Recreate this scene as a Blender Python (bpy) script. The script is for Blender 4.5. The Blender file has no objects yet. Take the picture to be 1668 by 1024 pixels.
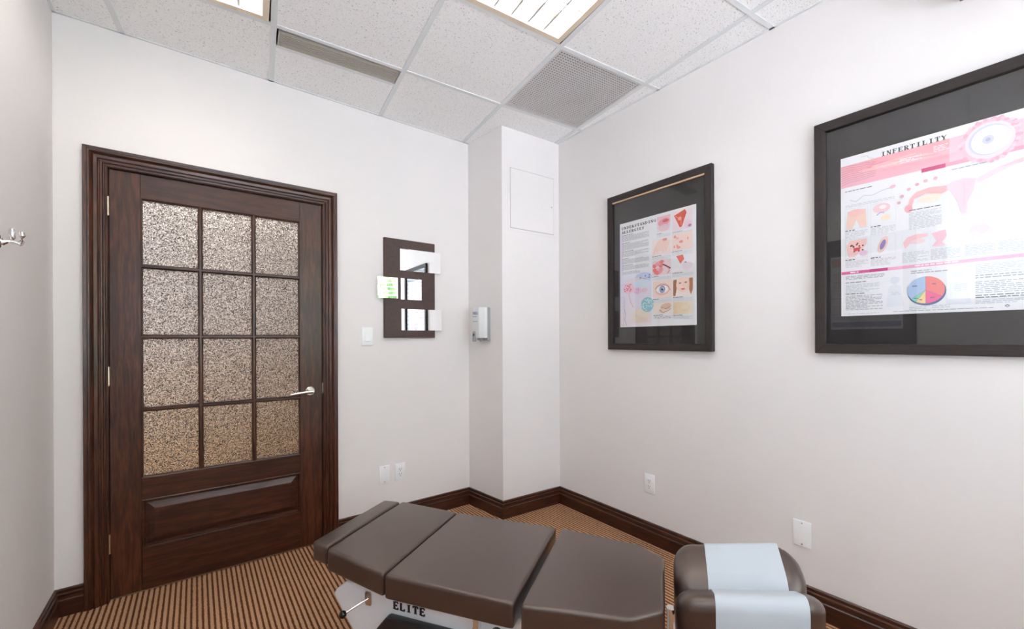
import bpy, bmesh, math, random
from mathutils import Vector, Matrix
random.seed(7)
R_ = math.radians
scn = bpy.context.scene
COL = scn.collection

# ------------------------------------------------------------------ camera
FPX, W_, H_ = 685.1, 1668.0, 1024.0
cam = bpy.data.cameras.new('camera')
cam.sensor_fit = 'HORIZONTAL'; cam.sensor_width = 36.0
cam.lens = 36.0 * FPX / W_
cam.shift_y = (552.1 - 512.0) / W_
cam.clip_start = 0.02
camo = bpy.data.objects.new('camera', cam); COL.objects.link(camo)
YAW, ROLL = R_(36.925), R_(0.25)
camo.matrix_world = (Matrix.Translation((0, 0, 1.224)) @ Matrix.Rotation(-YAW, 4, 'Z')
                     @ Matrix.Rotation(R_(90), 4, 'X') @ Matrix.Rotation(-ROLL, 4, 'Z'))
scn.camera = camo

# ------------------------------------------------------------------ exposure, sky
scn.view_settings.view_transform = 'Standard'
scn.view_settings.look = 'None'
scn.view_settings.gamma = 1.0
scn.view_settings.use_curve_mapping = False
scn.view_settings.exposure = 0.67
SKY_STRENGTH = 2.8
TUBE_STRENGTH = 18.0
CORRIDOR_STRENGTH = 8.5
world = bpy.data.worlds.new('sky'); scn.world = world
world.use_nodes = True
bg = world.node_tree.nodes['Background']
bg.inputs[0].default_value = (0.80, 0.90, 1.0, 1); bg.inputs[1].default_value = SKY_STRENGTH

sun = bpy.data.lights.new('sun', 'SUN'); sun.energy = 50.0; sun.angle = R_(.6); sun.color = (1, .98, .96)
suno = bpy.data.objects.new('sun', sun); COL.objects.link(suno); suno.location = (6, 6, 12)
suno.rotation_euler = Vector((.35, .25, 1)).to_track_quat('Z', 'Y').to_euler()      # high, from beyond the door wall

# room measures (metres); camera stands at x = y = 0
L, R, D, B, H = -0.505, 2.181, 2.71, -1.05, 2.682
T = 0.12                                     # wall thickness
WB = (-0.30, 2.08, 0.75, 2.52)                # back wall window x0 x1 z0 z1
WL = (-0.12, 0.66, 1.48, 2.57)               # left wall window y0 y1 z0 z1

def portal(name, loc, rot, sx, sy):
    l = bpy.data.lights.new(name, 'AREA'); l.shape = 'RECTANGLE'; l.size = sx; l.size_y = sy
    l.cycles.is_portal = True
    o = bpy.data.objects.new(name, l); COL.objects.link(o); o.location = loc; o.rotation_euler = rot
portal('window_daylight', ((WB[0]+WB[1])/2, B-T-0.01, (WB[2]+WB[3])/2), (R_(90), 0, 0), WB[1]-WB[0], WB[3]-WB[2])
portal('window_daylight', (L-T-0.01, (WL[0]+WL[1])/2, (WL[2]+WL[3])/2), (R_(90), 0, R_(-90)), WL[1]-WL[0], WL[3]-WL[2])

# ------------------------------------------------------------------ materials
MATS = {}
class NT:
    def __init__(s, name):
        s.m = bpy.data.materials.new(name); s.m.use_nodes = True
        s.t = s.m.node_tree; s.p = s.t.nodes['Principled BSDF']; s.out = s.t.nodes['Material Output']
    def n(s, typ, **kw):
        nd = s.t.nodes.new(typ)
        for k, v in kw.items():
            if k.startswith('_'): setattr(nd, k[1:], v)
        return nd
    def l(s, a, b): s.t.links.new(a, b)
    def math(s, op, a, b=None, c=None):
        nd = s.t.nodes.new('ShaderNodeMath'); nd.operation = op
        for i, v in enumerate((a, b, c)):
            if v is None: continue
            if isinstance(v, (int, float)): nd.inputs[i].default_value = v
            else: s.l(v, nd.inputs[i])
        return nd.outputs[0]
    def coords(s, scale=(1, 1, 1)):
        tc = s.t.nodes.new('ShaderNodeTexCoord'); mp = s.t.nodes.new('ShaderNodeMapping')
        mp.inputs['Scale'].default_value = scale
        s.l(tc.outputs['Object'], mp.inputs['Vector']); return mp.outputs[0]
    def noise(s, vec, scale, detail=2, rough=.5):
        nd = s.t.nodes.new('ShaderNodeTexNoise')
        nd.inputs['Scale'].default_value = scale; nd.inputs['Detail'].default_value = detail
        nd.inputs['Roughness'].default_value = rough
        s.l(vec, nd.inputs['Vector']); return nd.outputs['Fac']
    def ramp(s, fac, stops):
        nd = s.t.nodes.new('ShaderNodeValToRGB')
        while len(nd.color_ramp.elements) < len(stops): nd.color_ramp.elements.new(.5)
        for e, (p, c) in zip(nd.color_ramp.elements, stops):
            e.position = p; e.color = (*c, 1) if len(c) == 3 else c
        s.l(fac, nd.inputs[0]); return nd.outputs[0]
    def mix(s, fac, a, b):
        nd = s.t.nodes.new('ShaderNodeMix'); nd.data_type = 'RGBA'
        for i, v in ((0, fac), (6, a), (7, b)):
            if isinstance(v, (int, float)): nd.inputs[i].default_value = v
            elif isinstance(v, tuple): nd.inputs[i].default_value = (*v, 1)
            else: s.l(v, nd.inputs[i])
        return nd.outputs[2]
    def bump(s, h, strength, dist):
        nd = s.t.nodes.new('ShaderNodeBump'); nd.inputs['Strength'].default_value = strength
        nd.inputs['Distance'].default_value = dist; s.l(h, nd.inputs['Height'])
        s.l(nd.outputs[0], s.p.inputs['Normal']); return nd.outputs[0]

def plain(name, col, rough=.5, metal=0., spec=.5, noise=None, bump=None, emit=None, coat=0):
    k = NT(name)
    k.p.inputs['Base Color'].default_value = (*col, 1); k.p.inputs['Roughness'].default_value = rough
    k.p.inputs['Metallic'].default_value = metal; k.p.inputs['Specular IOR Level'].default_value = spec
    k.p.inputs['Coat Weight'].default_value = coat
    if emit:
        k.p.inputs['Emission Color'].default_value = (*emit[0], 1); k.p.inputs['Emission Strength'].default_value = emit[1]
    v = None
    if noise:
        v = k.coords(); f = k.noise(v, noise[0], 3)
        d = noise[1]
        k.l(k.ramp(f, [(.3, tuple(c*(1-d) for c in col)), (.7, tuple(min(1, c*(1+d)) for c in col))]), k.p.inputs['Base Color'])
    if bump:
        v = v or k.coords(); k.bump(k.noise(v, bump[0], 2), bump[1], bump[2])
    MATS[name] = k.m; return k.m

def wood(name, dark, mid, light, axis, rough=.3, coat=.25):
    k = NT(name)
    sc = {'x': (1.2, 14, 14), 'y': (14, 1.2, 14), 'z': (14, 14, 1.2)}[axis]
    v = k.coords(sc)
    f1 = k.noise(v, 1.6, 3, .55)
    sc2 = tuple(c*6 for c in sc); v2 = k.coords(sc2); f2 = k.noise(v2, 2.2, 3, .6)
    rings = k.math('FRACT', k.math('MULTIPLY', f1, 5.0))
    rings = k.math('ABSOLUTE', k.math('SUBTRACT', rings, .5))
    g = k.math('ADD', k.math('MULTIPLY', rings, .62), k.math('MULTIPLY', f2, .62))
    k.l(k.ramp(g, [(.22, dark), (.52, mid), (.9, light)]), k.p.inputs['Base Color'])
    k.p.inputs['Roughness'].default_value = rough; k.p.inputs['Coat Weight'].default_value = coat
    k.p.inputs['Coat Roughness'].default_value = .18
    k.bump(f2, .12, .0008)
    MATS[name] = k.m; return k.m

def build_materials():
    plain('wall_paint', (.822, .793, .776), .72, noise=(1.3, .012), bump=(420, .08, .0006))
    plain('white_plastic', (.93, .94, .945), .3)
    plain('white_paint_metal', (.80, .785, .77), .45)
    plain('dark_slot', (.02, .02, .02), .6)
    plain('tee_metal', (.74, .76, .76), .45)
    plain('chrome', (.82, .82, .83), .08, 1.0)
    plain('satin_nickel', (.72, .70, .66), .24, 1.0)
    plain('brass_hinge', (.85, .74, .55), .3, 1.0)
    plain('mirror', (.93, .94, .94), .005, 1.0)
    plain('black_rubber', (.014, .013, .014), .38)
    plain('black_gloss', (.008, .008, .008), .08)
    plain('enamel', (.80, .81, .84), .22, coat=.3)
    plain('mat_board', (.021, .018, .019), .8, bump=(900, .1, .0003))
    plain('pale_wood', (.62, .42, .27), .5)
    plain('corridor_paint', (.64, .61, .60), .8, noise=(2, .05))
    plain('wainscot_tan', (.60, .40, .22), .7, noise=(2, .05))
    plain('corridor_floor', (.42, .25, .13), .9)
    plain('grille_metal', (.52, .48, .41), .4, .2)
    plain('eggcrate', (.60, .58, .56), .45)
    plain('plenum', (.03, .03, .03), .9)
    plain('troffer_white', (.50, .50, .49), .4)
    plain('louvre_metal', (.46, .46, .45), .30, 1.0)
    plain('lamp_trim', (.74, .62, .48), .4, .3)
    plain('tube', (1, 1, 1), .4, emit=((1.0, .93, .89), TUBE_STRENGTH))
    plain('corridor_lamp', (1, 1, 1), .4, emit=((1.0, .91, .79), CORRIDOR_STRENGTH))
    plain('panel_brown', (.068, .038, .032), .5, noise=(60, .15), bump=(500, .15, .0004))
    plain('brown_box', (.30, .22, .17), .55)
    plain('dispenser_white', (.78, .80, .79), .3)
    plain('dispenser_grey', (.36, .37, .38), .35)
    plain('hedge_leaf', (.10, .18, .06), .6, noise=(9, .5))
    plain('blind_white', (.82, .83, .82), .45)
    wood('walnut_v', (.024, .0065, .0022), (.066, .019, .0075), (.150, .046, .017), 'z', .34, .12)
    wood('walnut_h', (.020, .0055, .002), (.052, .0145, .006), (.105, .031, .013), 'x', .34, .12)
    wood('walnut_y', (.020, .0055, .002), (.052, .0145, .006), (.105, .031, .013), 'y', .34, .12)
    wood('frame_wood_z', (.014, .009, .008), (.024, .016, .014), (.040, .027, .023), 'z', .58, 0)
    wood('frame_wood_x', (.014, .009, .008), (.024, .016, .014), (.040, .027, .023), 'x', .58, 0)
    # leather
    k = NT('leather')
    v = k.coords(); vo = k.n('ShaderNodeTexVoronoi'); vo.inputs['Scale'].default_value = 420; k.l(v, vo.inputs['Vector'])
    k.p.inputs['Base Color'].default_value = (.026, .0145, .0115, 1); k.p.inputs['Roughness'].default_value = .42
    k.p.inputs['Specular IOR Level'].default_value = 1.0; k.p.inputs['Specular Tint'].default_value = (1, .88, .80, 1)
    k.p.inputs['Coat Weight'].default_value = .8; k.p.inputs['Coat Roughness'].default_value = .27; k.p.inputs['Coat Tint'].default_value = (1, .9, .84, 1)
    k.bump(k.math('ADD', vo.outputs['Distance'], k.noise(v, 60, 2)), .10, .0012); MATS['leather'] = k.m
    # crepe paper
    k = NT('crepe_paper'); v = k.coords()
    k.p.inputs['Base Color'].default_value = (.50, .545, .585, 1); k.p.inputs['Roughness'].default_value = .85
    k.bump(k.noise(v, 300, 3), .25, .0006); MATS['crepe_paper'] = k.m
    # printed sheet: ink colours held per face
    k = NT('print_ink'); a = k.n('ShaderNodeVertexColor'); a.layer_name = 'ink'
    k.l(a.outputs[0], k.p.inputs['Base Color']); k.p.inputs['Roughness'].default_value = .6; MATS['print_ink'] = k.m
    plain('poster_paper', (.86, .87, .89), .6)
    # carpet: ribs that run along y
    k = NT('carpet'); v = k.coords(); sx = k.n('ShaderNodeSeparateXYZ'); k.l(v, sx.inputs[0])
    wob = k.math('MULTIPLY', k.math('SUBTRACT', k.noise(v, 90, 2), .5), .35)
    ph = k.math('FRACT', k.math('ADD', k.math('DIVIDE', sx.outputs[0], .0208), wob))
    tri = k.math('MULTIPLY', k.math('ABSOLUTE', k.math('SUBTRACT', ph, .5)), 2.0)      # 0 at rib centre
    loop = k.math('SINE', k.math('MULTIPLY', sx.outputs[1], 2*math.pi/.0105))
    loopx = k.math('SINE', k.math('MULTIPLY', sx.outputs[0], 2*math.pi/.0078))
    fleck = k.noise(v, 330, 2, .7)
    rib = k.ramp(tri, [(.52, (1, 1, 1)), (.68, (0, 0, 0))])
    tan = k.ramp(fleck, [(.30, (.30, .142, .066)), (.52, (.60, .335, .185)), (.72, (.93, .68, .47))])
    drk = k.ramp(fleck, [(.30, (.060, .018, .006)), (.60, (.16, .054, .019)), (.80, (.36, .18, .09))])
    lm = k.math('MULTIPLY', k.math('ADD', k.math('MULTIPLY', loop, loopx), 1.0), .5)
    colr = k.mix(rib, drk, tan)
    colr = k.mix(k.math('MULTIPLY', lm, .22), colr, (.09, .04, .02))
    k.l(colr, k.p.inputs['Base Color']); k.p.inputs['Roughness'].default_value = .95
    k.p.inputs['Specular IOR Level'].default_value = .1
    k.bump(k.math('ADD', k.math('MULTIPLY', rib, .7), k.math('MULTIPLY', fleck, .8)), .6, .004); MATS['carpet'] = k.m
    # fissured mineral tile
    k = NT('ceiling_tile'); v = k.coords((1, 1.6, 1))
    n1 = k.noise(v, 95, 3, .65); n2 = k.noise(v, 260, 2, .6)
    pit = k.ramp(n1, [(.33, (0, 0, 0)), (.39, (1, 1, 1))]); pin = k.ramp(n2, [(.30, (0, 0, 0)), (.38, (1, 1, 1))])
    hole = k.math('MULTIPLY', pit, pin)
    k.l(k.mix(hole, (.46, .44, .42), (.94, .935, .925)), k.p.inputs['Base Color'])
    k.p.inputs['Roughness'].default_value = .95; k.p.inputs['Specular IOR Level'].default_value = .1
    k.bump(hole, .5, .0015); MATS['ceiling_tile'] = k.m
    # pebbled glass of the door
    k = NT('pebbled_glass'); v = k.coords()
    k.p.inputs['Base Color'].default_value = (.97, .95, .93, 1); k.p.inputs['Roughness'].default_value = .04
    k.p.inputs['Transmission Weight'].default_value = 1.0; k.p.inputs['IOR'].default_value = 1.5
    vo = k.n('ShaderNodeTexVoronoi'); vo.inputs['Scale'].default_value = 230; vo.feature = 'SMOOTH_F1'; k.l(v, vo.inputs['Vector'])
    k.bump(k.math('ADD', vo.outputs['Distance'], k.math('MULTIPLY', k.noise(v, 55, 3), 1.2)), 1.0, .008); MATS['pebbled_glass'] = k.m
    # thin clear sheet: what it does not mirror passes straight through
    def sheet(name, f0):
        k = NT(name); k.t.nodes.remove(k.p)
        ge = k.n('ShaderNodeNewGeometry'); dt = k.n('ShaderNodeVectorMath'); dt.operation = 'DOT_PRODUCT'
        k.l(ge.outputs['Incoming'], dt.inputs[0]); k.l(ge.outputs['Normal'], dt.inputs[1])
        c5 = k.math('POWER', k.math('SUBTRACT', 1.0, k.math('ABSOLUTE', dt.outputs['Value'])), 5.0)
        fac = k.math('ADD', f0, k.math('MULTIPLY', c5, 1.0-f0))
        tr = k.n('ShaderNodeBsdfTransparent'); gl = k.n('ShaderNodeBsdfGlossy'); gl.inputs['Roughness'].default_value = 0.0
        ms = k.n('ShaderNodeMixShader'); k.l(fac, ms.inputs[0]); k.l(tr.outputs[0], ms.inputs[1]); k.l(gl.outputs[0], ms.inputs[2])
        k.l(ms.outputs[0], k.out.inputs[0]); MATS[name] = k.m
    sheet('picture_glass', .045); sheet('window_glass', .03)
build_materials()

# ------------------------------------------------------------------ mesh helpers
def add_box(bm, x0, x1, y0, y1, z0, z1, mi=0):
    vs = [bm.verts.new(p) for p in ((x0,y0,z0),(x1,y0,z0),(x1,y1,z0),(x0,y1,z0),(x0,y0,z1),(x1,y0,z1),(x1,y1,z1),(x0,y1,z1))]
    fs = []
    for q in ((3,2,1,0),(4,5,6,7),(0,1,5,4),(1,2,6,5),(2,3,7,6),(3,0,4,7)):
        f = bm.faces.new([vs[i] for i in q]); f.material_index = mi; fs.append(f)
    return fs
def add_prism(bm, a, b, mi=0):
    """closed solid between two equal-length loops of 3D points"""
    va = [bm.verts.new(p) for p in a]; vb = [bm.verts.new(p) for p in b]; n = len(a)
    f = [bm.faces.new(va), bm.faces.new(list(reversed(vb)))]
    for i in range(n):
        j = (i+1) % n
        f.append(bm.faces.new((va[j], va[i], vb[i], vb[j])))
    for x in f: x.material_index = mi
    return f
def add_tube(bm, pts, r, seg=10, caps=True):
    pts = [Vector(p) for p in pts]; rings = []
    rad = r if isinstance(r, (list, tuple)) else [r]*len(pts)
    up = Vector((0, 0, 1))
    for i, p in enumerate(pts):
        d = (pts[min(i+1, len(pts)-1)] - pts[max(i-1, 0)]).normalized()
        s = d.cross(up)
        if s.length < .05: s = d.cross(Vector((1, 0, 0)))
        s.normalize(); t = s.cross(d).normalized()
        rings.append([bm.verts.new(p + (s*math.cos(2*math.pi*k/seg) + t*math.sin(2*math.pi*k/seg))*rad[i]) for k in range(seg)])
    for a, b in zip(rings, rings[1:]):
        for k in range(seg):
            bm.faces.new((a[k], a[(k+1) % seg], b[(k+1) % seg], b[k]))
    if caps:
        bm.faces.new(list(reversed(rings[0]))); bm.faces.new(rings[-1])
def bevel_all(bm, off, seg=2, minang=25):
    bmesh.ops.recalc_face_normals(bm, faces=bm.faces); bm.normal_update()
    es = [e for e in bm.edges if len(e.link_faces) == 2 and e.calc_face_angle(0) > R_(minang)]
    bmesh.ops.bevel(bm, geom=es, offset=off, segments=seg, profile=.6, affect='EDGES', clamp_overlap=True)
def obj(name, bm, mat, parent=None, smooth=False, loc=None):
    bmesh.ops.recalc_face_normals(bm, faces=bm.faces)
    me = bpy.data.meshes.new(name); bm.to_mesh(me); bm.free()
    for m in (mat if isinstance(mat, (list, tuple)) else [mat]): me.materials.append(MATS[m])
    if smooth:
        for p in me.polygons: p.use_smooth = True
        me.set_sharp_from_angle(angle=R_(35))
    o = bpy.data.objects.new(name, me); COL.objects.link(o)
    if parent: o.parent = parent
    if loc: o.location = loc
    return o
def copy_part(o, parent, loc):
    c = o.copy(); COL.objects.link(c); c.parent = parent; c.location = loc; return c
def box(name, mat, parent, x0, x1, y0, y1, z0, z1, bev=0, seg=2):
    bm = bmesh.new(); add_box(bm, x0, x1, y0, y1, z0, z1)
    if bev: bevel_all(bm, bev, seg)
    return obj(name, bm, mat, parent, smooth=bool(bev))
def tag(o, label=None, cat=None, group=None, kind=None):
    if label: o['label'] = label
    if cat: o['category'] = cat
    if group: o['group'] = group
    if kind: o['kind'] = kind
    return o
def empty(name, loc=(0, 0, 0), rz=0):
    o = bpy.data.objects.new(name, None); COL.objects.link(o); o.empty_display_size = .05
    o.location = loc; o.rotation_euler = (0, 0, rz); return o
def thing(name, label, cat, loc=(0, 0, 0), rz=0, group=None):
    return tag(empty(name, loc, rz), label, cat, group)
RW = R_(-90)      # turns "x right, -y into the room" onto the right wall
LW = R_(90)

# ------------------------------------------------------------------ setting
def struct(name, bm, mat, label, cat, parent=None):
    o = obj(name, bm, mat, parent)
    return tag(o, label, cat, kind='structure')

bm = bmesh.new(); add_box(bm, L-T, R+T, B-T, D+.02, -.06, 0)
struct('floor', bm, 'carpet', 'brown and tan ribbed loop carpet covering the whole floor', 'floor')

# door wall with its opening
DX0, DX1, DZ = -.345, .627, 2.052
HT = H+.22
bm = bmesh.new()
add_box(bm, L-T, DX0, D, D+T, -.06, HT); add_box(bm, DX1, R+T, D, D+T, -.06, HT); add_box(bm, DX0, DX1, D, D+T, DZ, HT)
struct('wall_back', bm, 'wall_paint', 'off-white painted wall that holds the dark wooden door', 'wall')
bm = bmesh.new(); add_box(bm, R, R+T, B-T, D, -.06, HT)
struct('wall_right', bm, 'wall_paint', 'off-white painted wall with the two framed charts', 'wall')
y0, y1, z0, z1 = WL
bm = bmesh.new()
add_box(bm, L-T, L, B-T, y0, -.06, HT); add_box(bm, L-T, L, y1, D, -.06, HT)
add_box(bm, L-T, L, y0, y1, -.06, z0); add_box(bm, L-T, L, y0, y1, z1, HT)
struct('wall_left', bm, 'wall_paint', 'off-white painted wall with the chrome coat hook at the left edge', 'wall')
x0, x1, z0, z1 = WB
bm = bmesh.new()
add_box(bm, L, x0, B-T, B, -.06, HT); add_box(bm, x1, R, B-T, B, -.06, HT)
add_box(bm, x0, x1, B-T, B, -.06, z0); add_box(bm, x0, x1, B-T, B, z1, HT)
struct('wall_front', bm, 'wall_paint', 'off-white window wall behind the viewpoint', 'wall')
# boxed-in column in the corner
PA, PB, PC = Vector((1.632, D, 0)), Vector((1.674, 2.335, 0)), Vector((R, 2.311, 0))
bm = bmesh.new()
pl = [(PA.x, PA.y), (PB.x, PB.y), (PC.x, PC.y), (R, D)]
add_prism(bm, [(x, y, H+.002) for x, y in pl], [(x, y, 0) for x, y in pl])
struct('wall_column', bm, 'wall_paint', 'off-white boxed-in corner column between door wall and chart wall', 'wall')

# baseboards: one profile run round the room with mitred corners
BP = [(0, 0), (.016, 0), (.016, .066), (.0175, .068), (.0175, .072), (.013, .076), (.0125, .088), (.0145, .094), (.0145, .099),
      (.009, .103), (.009, .107), (.0105, .110), (.0105, .117), (.006, .121), (0, .121)]
def offset_path(P, p):
    out = []
    for i, q in enumerate(P):
        ns = []
        if i > 0: d = (P[i]-P[i-1]).normalized(); ns.append(Vector((-d.y, d.x, 0)))
        if i < len(P)-1: d = (P[i+1]-P[i]).normalized(); ns.append(Vector((-d.y, d.x, 0)))
        if len(ns) == 1: out.append(q + ns[0]*p)
        else:
            b = (ns[0]+ns[1]).normalized(); out.append(q + b*(p/max(.2, b.dot(ns[0]))))
    return out
def baseboards(P, names):
    off = [offset_path(P, p) for p, z in BP]
    for i, (nm, mat, lab) in enumerate(names):
        a = [(off[k][i].x, off[k][i].y, BP[k][1]) for k in range(len(BP))]
        b = [(off[k][i+1].x, off[k][i+1].y, BP[k][1]) for k in range(len(BP))]
        bm = bmesh.new(); add_prism(bm, a, b)
        tag(obj(nm, bm, mat), lab, 'baseboard', kind='structure')
V3 = lambda x, y: Vector((x, y, 0))
# room interior lies to the left of the walking direction
baseboards([V3(R, B), V3(R, PC.y), PB.copy(), PA.copy(), V3(.694, D)],
           [('baseboard_right', 'walnut_y', 'dark brown moulded baseboard along the chart wall'),
            ('baseboard_column_front', 'walnut_h', 'dark brown moulded baseboard across the front of the corner column'),
            ('baseboard_column_side', 'walnut_y', 'short dark brown moulded baseboard on the side of the corner column'),
            ('baseboard_back', 'walnut_h', 'dark brown moulded baseboard between the door and the corner column')])
baseboards([V3(-.412, D), V3(L, D), V3(L, B), V3(R, B)],
           [('baseboard_corner', 'walnut_h', 'stub of dark brown baseboard between left wall and door casing'),
            ('baseboard_left', 'walnut_y', 'dark brown moulded baseboard along the left wall'),
            ('baseboard_front', 'walnut_h', 'dark brown moulded baseboard along the window wall')])

# ------------------------------------------------------------------ suspended ceiling
G0 = Vector((1.462, 1.531, 0)); GA = R_(-6.1); TS = .6065
GU = Vector((math.cos(GA), math.sin(GA), 0)); GV = Vector((-math.sin(GA), math.cos(GA), 0))
GL = Vector((math.cos(R_(-3.9)), math.sin(R_(-3.9)), 0))*(.618/TS)      # the rows left of the vent lie a little askew
def gp(i, j): return G0 + (GU if i > 0 else GL)*(TS*i) + GV*(TS*j)
def clip_poly(poly, eps=0.0):
    for ax, lim, sgn in ((0, L+eps, 1), (0, R-eps, -1), (1, B+eps, 1), (1, D-eps, -1)):
        out = []
        for k in range(len(poly)):
            a, b = poly[k-1], poly[k]
            da, db = sgn*(a[ax]-lim), sgn*(b[ax]-lim)
            if (da >= 0) != (db >= 0):
                t = da/(da-db); out.append(a + (b-a)*t)
            if db >= 0: out.append(b)
        poly = out
        if len(poly) < 3: return []
    return poly
bm = bmesh.new(); add_box(bm, L, R, B, D, H+.19, H+.22)
ceiling = tag(obj('ceiling', bm, 'white_paint_metal'), 'suspended ceiling of white speckled tiles in a pale metal grid', 'ceiling', kind='structure')
LIGHTS = {(-1, -1), (-3, 0), (-3, -2), (-1, -3)}
EGG = {(0, 0)}
SLOT = (-2, 1)
SLOT_V0, SLOT_V1 = 1.035, 1.250
def quad_uv(u0, u1, v0, v1, m=.006):
    u0 += m/TS; u1 -= m/TS; v0 += m/TS; v1 -= m/TS
    return [gp(u0, v0), gp(u1, v0), gp(u1, v1), gp(u0, v1)]
def tile(u0, u1, v0, v1):
    p = clip_poly(quad_uv(u0, u1, v0, v1, .002))
    if len(p) < 3: return
    area = abs(sum(p[k-1].x*p[k].y - p[k].x*p[k-1].y for k in range(len(p))))/2
    if area < .002: return
    bm = bmesh.new()
    add_prism(bm, [(q.x, q.y, H+.018) for q in p], [(q.x, q.y, H+.004) for q in p])
    obj('ceiling_tile', bm, 'ceiling_tile', ceiling)
for i in range(-5, 3):
    for j in range(-6, 4):
        if (i, j) in LIGHTS or (i, j) in EGG: continue
        if (i, j) == SLOT:
            tile(i, i+1, SLOT_V1, j+1); continue
        tile(i, i+1, j, j+1)
def tee(name, a, b, w=.0125):
    d = (b-a).normalized(); n = Vector((-d.y, d.x, 0))*w
    p = clip_poly([a-n, b-n, b+n, a+n])
    if len(p) < 3: return
    bm = bmesh.new()
    add_prism(bm, [(q.x, q.y, H+.004) for q in p], [(q.x, q.y, H) for q in p])
    obj(name, bm, 'tee_metal', ceiling)
for i in range(-5, 4): tee('main_tee', gp(i, -7), gp(i, 5))
for j in range(-6, 5):
    for i in range(-5, 3):
        a, b = gp(i, j) + GU*.0125, gp(i+1, j) - GU*.0125
        tee('cross_tee', a, b, .0115)
a, b = gp(SLOT[0], SLOT_V1) + GU*.0125, gp(SLOT[0]+1, SLOT_V1) - GU*.0125
tee('cross_tee', a, b, .011)
for a, b in (((L, D), (R, D)), ((R, D), (R, B)), ((R, B), (L, B)), ((L, B), (L, D))):
    tee('wall_angle', Vector((*a, 0)), Vector((*b, 0)), .012)

def fixture_root(name, label, cat, i, j, group=None):
    c = gp(i+.5, j+.5)
    return thing(name, label, cat, (c.x, c.y, H), GA if i >= 0 else R_(-5.0), group)
def troffer(i, j, label):
    t = fixture_root('ceiling_light', label, 'ceiling light', i, j, 'recessed louvred ceiling lights')
    h = TS/2 - .013
    bm = bmesh.new()                                   # open-bottomed housing
    add_box(bm, -h, h, -h, h, .088, .092)
    for sgn in (-1, 1):
        add_box(bm, min(sgn*h, sgn*(h-.004)), max(sgn*h, sgn*(h-.004)), -h, h, .004, .088)
        add_box(bm, -h+.004, h-.004, min(sgn*h, sgn*(h-.004)), max(sgn*h, sgn*(h-.004)), .004, .088)
    obj('housing', bm, 'troffer_white', t)
    bm = bmesh.new(); k = h-.022
    g = h+.004
    add_box(bm, -g, g, -g, -k, -.001, .006); add_box(bm, -g, g, k, g, -.001, .006)
    add_box(bm, -g, -k, -k, k, -.001, .006); add_box(bm, k, g, -k, k, -.001, .006)
    obj('trim_frame', bm, 'lamp_trim', t)
    for y in (-.165, 0, .165):
        bm = bmesh.new(); add_tube(bm, [(-h+.01, y, .058), (h-.01, y, .058)], .0135, 12)
        obj('fluorescent_tube', bm, 'tube', t, smooth=True)
    # louvre: blades that swell towards the top, along and across
    n = 6
    for q in range(1, 3):
        y = -k + 2*k*q/3
        bm = bmesh.new()
        add_prism(bm, [(-k, y-.002, .006), (-k, y+.002, .006), (-k, y+.005, .018), (-k, y+.010, .034), (-k, y-.010, .034), (-k, y-.005, .018)],
                  [(k, y-.002, .006), (k, y+.002, .006), (k, y+.005, .018), (k, y+.010, .034), (k, y-.010, .034), (k, y-.005, .018)])
        obj('louvre_blade', bm, 'louvre_metal', t)
    for q in range(1, n):
        x = -k + 2*k*q/n
        bm = bmesh.new()
        prof = [(x-.0035, .007), (x+.0035, .007), (x+.004, .018), (x+.008, .032), (x-.008, .032), (x-.004, .018)]
        add_prism(bm, [(a, -k, z) for a, z in prof], [(a, k, z) for a, z in prof])
        obj('louvre_blade', bm, 'louvre_metal', t)
troffer(-1, -1, 'lit square louvred ceiling light touching the corner of the perforated vent')
troffer(-3, 0, 'square louvred ceiling light above the door, left of the slotted vent')
troffer(-3, -2, 'square louvred ceiling light over the left wall beside the viewpoint')
troffer(-1, -3, 'square louvred ceiling light near the window wall behind the viewpoint')
# egg-crate return vent
t = fixture_root('air_vent', 'square perforated egg-crate ceiling vent beside the corner column', 'vent', 0, 0)
h = TS/2 - .013
bm = bmesh.new()
for sgn in (-1, 1):
    a, b = sorted((sgn*h, sgn*(h-.012))); add_box(bm, a, b, -h, h, 0, .014)
    add_box(bm, -h+.012, h-.012, a, b, 0, .014)
obj('vent_frame', bm, 'eggcrate', t)
bm = bmesh.new(); k = h-.012; n = 33
for q in range(1, n):
    x = -k + 2*k*q/n
    add_box(bm, x-.0034, x+.0034, -k, k, .003, .007); add_box(bm, -k, k, x-.0034, x+.0034, .0031, .0071)
obj('egg_crate_grid', bm, 'eggcrate', t)
bm = bmesh.new(); add_box(bm, -k, k, -k, k, .05, .055)
for sgn in (-1, 1):
    a, b = sorted((sgn*k, sgn*(k+.002))); add_box(bm, a, b, -k, k, .014, .05); add_box(bm, -k, k, a, b, .014, .05)
obj('duct_box', bm, 'plenum', t)
# slotted supply vent
c = gp(SLOT[0]+.5, (SLOT_V0+SLOT_V1)/2)
t = thing('slot_vent', 'long narrow ceiling vent with dark parallel slots above the door', 'vent', (c.x, c.y, H), R_(-4.2))
hx = TS/2-.014; hy = (SLOT_V1-SLOT_V0)*TS/2-.012
bm = bmesh.new()
for sgn in (-1, 1):
    a, b = sorted((sgn*hx, sgn*(hx-.006))); add_box(bm, a, b, -hy, hy, 0, .016)
    a, b = sorted((sgn*hy, sgn*(hy-.005))); add_box(bm, -hx+.006, hx-.006, a, b, 0, .016)
obj('vent_frame', bm, 'grille_metal', t)
bm = bmesh.new(); add_box(bm, -hx, hx, -hy, hy, .045, .05)
for sgn in (-1, 1):
    a, b = sorted((sgn*hy, sgn*(hy+.002))); add_box(bm, -hx, hx, a, b, .016, .045)
    a, b = sorted((sgn*hx, sgn*(hx+.002))); add_box(bm, a, b, -hy, hy, .016, .045)
obj('duct_box', bm, 'plenum', t)
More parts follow.
